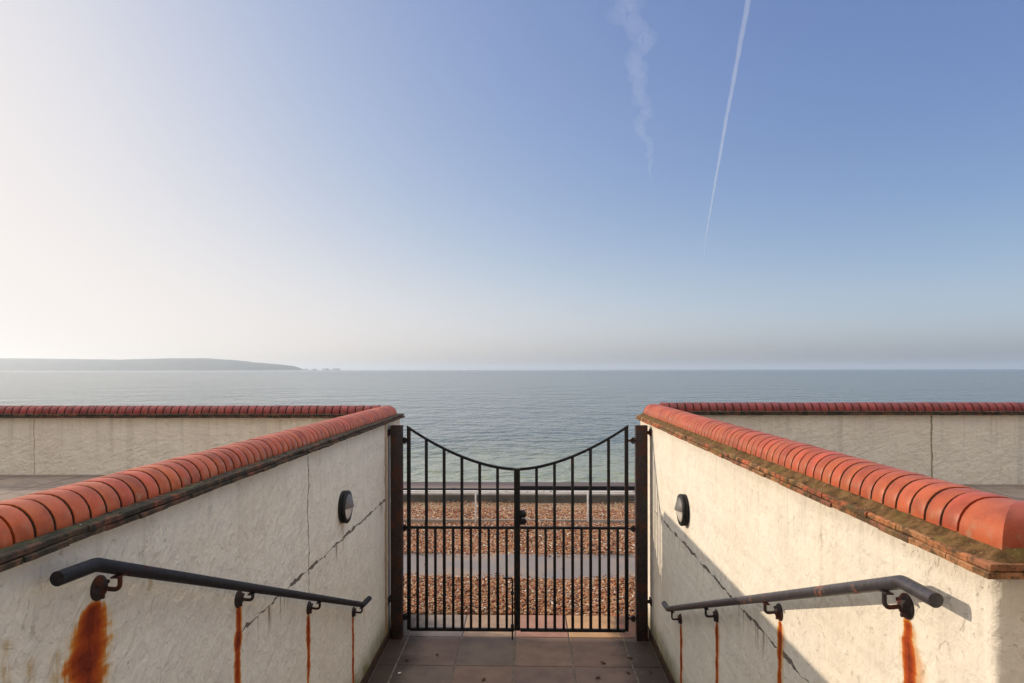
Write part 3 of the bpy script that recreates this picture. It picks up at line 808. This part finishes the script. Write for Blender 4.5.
# ================================================================ WALL LAMPS
LENS = N('frosted_lens', .35, .5); LENS = LENS.out(LENS.mix(LENS.smooth(LENS.noise(40, 4), .4, .7), (.74, .70, .64), (.60, .55, .49)))
LAMPB = metal_material('lamp_black', (.007, .007, .008), (.03, .027, .024), .12, .55)
LAMPB.node_tree.nodes['Principled BSDF'].inputs['Specular IOR Level'].default_value = .3
HOOD = metal_material('lamp_hood_grey', (.10, .095, .095), (.16, .14, .12), .2, .5)
def lamp(wallx, y, z, sgn, label):
    l = empty('wall_lamp', (wallx, y, z), label, 'wall lamp', 'round bulkhead lamps on the side walls')
    ax = (sgn, 0, 0); o = (wallx, y, z)
    bm = bmesh.new(); lathe(bm, o, ax, [(.104, -.004), (.110, .004), (.110, .022), (.106, .026), (.090, .028)], 48)
    from_bm('base', bm, LAMPB, l, 40)
    bm = bmesh.new(); lathe(bm, o, ax, [(.098, .026), (.111, .029), (.112, .038), (.106, .045), (.090, .046), (.0865, .038)], 48)
    from_bm('bezel', bm, LAMPB, l, 50)
    bm = bmesh.new(); lathe(bm, o, ax, [(.0875*math.cos(R(a)),   .034+.026*math.sin(R(a))) for a in range(0, 91, 10)], 40)
    from_bm('lens', bm, LENS, l, 180)
    # eyelid hood: upper half shell, open towards the ground
    bm = bmesh.new()
    prof = [(.0885, .040), (.088, .047), (.076, .054), (.058, .062), (.040, .069), (.020, .076), (.006, .0785), (0, .079)]
    r1 = lathe(bm, o, ax, prof, 32, 0, math.pi)
    prof2 = [(max(r-.003, 0), h-.003) for r, h in prof]
    r2 = lathe(bm, o, ax, prof2, 32, 0, math.pi)
    for a, b, c, d in zip(r1, r1[1:], r2, r2[1:]):
        bm.faces.new((a[0], b[0], d[0], c[0])); bm.faces.new((a[-1], b[-1], d[-1], c[-1]))
    bmesh.ops.remove_doubles(bm, verts=bm.verts, dist=.0003)
    bmesh.ops.recalc_face_normals(bm, faces=bm.faces)
    from_bm('hood', bm, HOOD, l, 45)
lamp(LX, 4.60, 1.507, 1, 'round black bulkhead lamp on the shaded left wall')
lamp(RX, 4.78, 1.456, -1, 'round black bulkhead lamp on the sunlit right wall')

# ================================================================ BEACH FURNITURE
PALE = metal_material('pale_galvanised', (.62, .60, .56), (.40, .32, .24), .1, .5)
f = empty('low_fence', (0, 10.84, 0), 'low pale post and rail fence on the shingle behind the gate', 'fence')
for k in range(-3, 4):
    x = -.846+1.8*k
    bm = bmesh.new(); add_box(bm, (x-.013, 10.827, -.1), (x+.013, 10.853, .475), .003); from_bm('post', bm, PALE, f, 40)
bm = bmesh.new(); tube(bm, [(-6.5, 10.84, .488), (6.6, 10.84, .488)], .012, 12); from_bm('rail', bm, PALE, f, 50)
TIMBER = N('wet_timber', .8, .25); TIMBER = TIMBER.out(TIMBER.ramp(TIMBER.noise(3, 5, .6, 0, TIMBER.vec((.6, 6, 6))), [(.3, (.012, .010, .011)), (.7, (.035, .026, .027))]))
GREYT = N('bleached_timber', .85, .2); GREYT = GREYT.out(GREYT.ramp(GREYT.noise(3, 5, .6, 0, GREYT.vec((.8, 9, 9))), [(.3, (.20, .16, .13)), (.7, (.42, .36, .30))]))
bm = bmesh.new(); add_box(bm, (-6.5, 10.865, -.06), (6.6, 10.91, .03), .004); from_bm('gravel_board', bm, GREYT, f, 40)
# low sea wall at the top of the beach
SW = N('sea_wall_painted_shade', .9, .2); SW.pos()  # seaward wall's near face is coloured dark to carry its shade
SW = SW.out(SW.mix(SW.smooth(SW.z, .10, .135), SW.ramp(SW.noise(5, 5, .65), [(.3, (.07, .065, .055)), (.7, (.14, .125, .10))]), SW.ramp(SW.noise(4, 5), [(.3, (.36, .33, .29)), (.7, (.52, .48, .43))])), SW.bump(SW.noise(30, 4), .5, .008))
w = empty('sea_wall', (0, 12.7, 0), 'low concrete sea wall with shade painted on its face and a pale top at the head of the beach', 'wall')
box('wall_base', (-80, 12.55, -.7), (80, 12.86, .148), SW, w, .015)
# timber breakwater at the water's edge
g = empty('breakwater', (2, 22.5, -1.6), 'low dark timber breakwater lying along the waterline', 'breakwater')
bm = bmesh.new(); add_box(bm, (-9, 22.4, -1.95), (16, 22.55, -1.515), .01)
from_bm('plank', bm, TIMBER, g, 40)
bm = bmesh.new(); add_box(bm, (-.45, 22.415, -1.512), (16, 22.54, -1.425), .01); from_bm('plank', bm, TIMBER, g, 40)
for k in range(9):
    x = -8.5+3*k; bm = bmesh.new(); add_box(bm, (x-.07, 22.555, -2.2), (x+.07, 22.7, -1.53), .01); from_bm('pile', bm, TIMBER, g, 40)

# ================================================================ SMALL THINGS ON THE PAVING
LEAF = N('dead_leaf', .8, .2); LEAF = LEAF.out(LEAF.ramp(LEAF.noise(60, 3), [(.3, (.035, .018, .012)), (.7, (.10, .05, .028))]))
spots = [(.86, 5.72, 'small curled brown dead leaf closest to the foot of the right gate post'),
         (.98, 5.46, 'small brown dead leaf lying against the skirting of the right wall'),
         (.62, 5.62, 'dark dead leaf farthest to the back left of the loose cluster near the right wall'),
         (.80, 5.44, 'dark dead leaf in the middle of the loose cluster near the right wall'),
         (.55, 5.35, 'dark dead leaf at the front left of the loose cluster near the right wall'),
         (-.35, 5.30, 'lone dark dead leaf near the middle of the paving at the foot of the steps'),
         (-.78, 5.75, 'small dark dead leaf on the paver just inside the left gate leaf'),
         (-1.02, 5.64, 'small brown dead leaf nearest the foot of the left wall')]
for i, (x, y, lab) in enumerate(spots):
    V = []; F = []; L = random.uniform(.018, .029); W = L*.42; rot = random.uniform(0, 6.28)
    for k in range(7):
        t = k/6; ww = W*math.sin(math.pi*min(1, t*.94+.05))**.8
        for s in (-1, 0, 1):
            px, py = (t-.5)*2*L, s*ww; pz = .004+.010*abs(s)*(ww/W)+.008*(t-.5)**2*4
            V.append((x+px*math.cos(rot)-py*math.sin(rot), y+px*math.sin(rot)+py*math.cos(rot), pz))
    F = [(a*3+b, a*3+b+1, (a+1)*3+b+1, (a+1)*3+b) for a in range(6) for b in range(2)]
    o = from_py('dead_leaf', V, F, LEAF, None, 180)
    md = o.modifiers.new('thick', 'SOLIDIFY'); md.thickness = .0012
    tag(o, lab, 'leaf', 'dead leaves on the paving')
bm = bmesh.new(); tube(bm, [(-1.05, 5.40, .0065), (-1.028, 5.412, .0065)], .006, 10)
tag(from_bm('litter_scrap', bm, N('white_scrap', .7).out((.7, .68, .62)), None, 40), 'tiny white scrap of litter on the paving near the left wall', 'litter')

# ================================================================ CONTRAILS (ice clouds at 9 km, scattering sunlight)
def cloud_mat(name, dens):
    m = bpy.data.materials.new(name); m.use_nodes = True; t = m.node_tree
    t.nodes.remove(t.nodes['Principled BSDF'])
    v = t.nodes.new('ShaderNodeVolumeScatter'); v.inputs['Density'].default_value = dens; v.inputs['Color'].default_value = (1, 1, 1, 1)
    v.inputs['Anisotropy'].default_value = .2
    t.links.new(v.outputs[0], t.nodes['Material Output'].inputs['Volume'])
    return m
def trail(name, pts, radii, dens, wig, label, seed):
    bm = bmesh.new(); P = []; RR = []
    seg = 140
    ts = np.linspace(0, len(pts)-1, seg)
    for t in ts:
        i = min(int(t), len(pts)-2); k = t-i
        p = Vector(pts[i]).lerp(Vector(pts[i+1]), k); r = radii[i]*(1-k)+radii[i+1]*k
        d = Vector((mnoise.noise((t*9, seed, 0)), 0, mnoise.noise((t*9, seed, 5))*.6))*wig*r + Vector((mnoise.noise((t*2.2, seed, 9)), 0, 0))*wig*r*1.5
        P.append(p+d); RR.append(r*(1+.35*mnoise.noise((t*14, seed, 2))))
    tube(bm, P, RR, 12)
    for v in bm.verts:
        v.co += Vector((mnoise.noise(v.co*.0018), 0, mnoise.noise(v.co*.0018+Vector((9, 9, 9)))))*wig*60
    o = from_bm(name, bm, cloud_mat(name+'_ice', dens), None, 180)
    tag(o, label, 'contrail', 'aircraft trails in the sky')
trail('contrail', [(4500, 11500, 9000), (5373, 16581, 9000), (8400, 30000, 9000), (11929, 45498, 9000), (14500, 56000, 9000)], [90, 75, 62, 38, 10], .0008, .25, 'thin straight white aircraft trail in the blue sky on the right', 3)
trail('contrail', [(1500, 12000, 9000), (2448, 16503, 9000), (3270, 19711, 9000), (3896, 23509, 9000), (5000, 28000, 9000), (5515, 30593, 9000), (6300, 34000, 9000)], [260, 270, 240, 200, 130, 70, 8], .0001, 1.5, 'broken wavy older aircraft trail left of the straight one', 8)

# ================================================================ SEA HAZE
hm = bpy.data.materials.new('sea_haze'); hm.use_nodes = True; t = hm.node_tree
t.nodes.remove(t.nodes['Principled BSDF'])
v = t.nodes.new('ShaderNodeVolumePrincipled'); v.inputs['Density'].default_value = 7e-5
v.inputs['Color'].default_value = (.84, .92, 1.0, 1); v.inputs['Anisotropy'].default_value = .5
t.links.new(v.outputs[0], t.nodes['Material Output'].inputs['Volume'])
o = box('haze', (-50000, -4500, -17), (50000, 46000, 215), hm); o['kind'] = 'stuff'
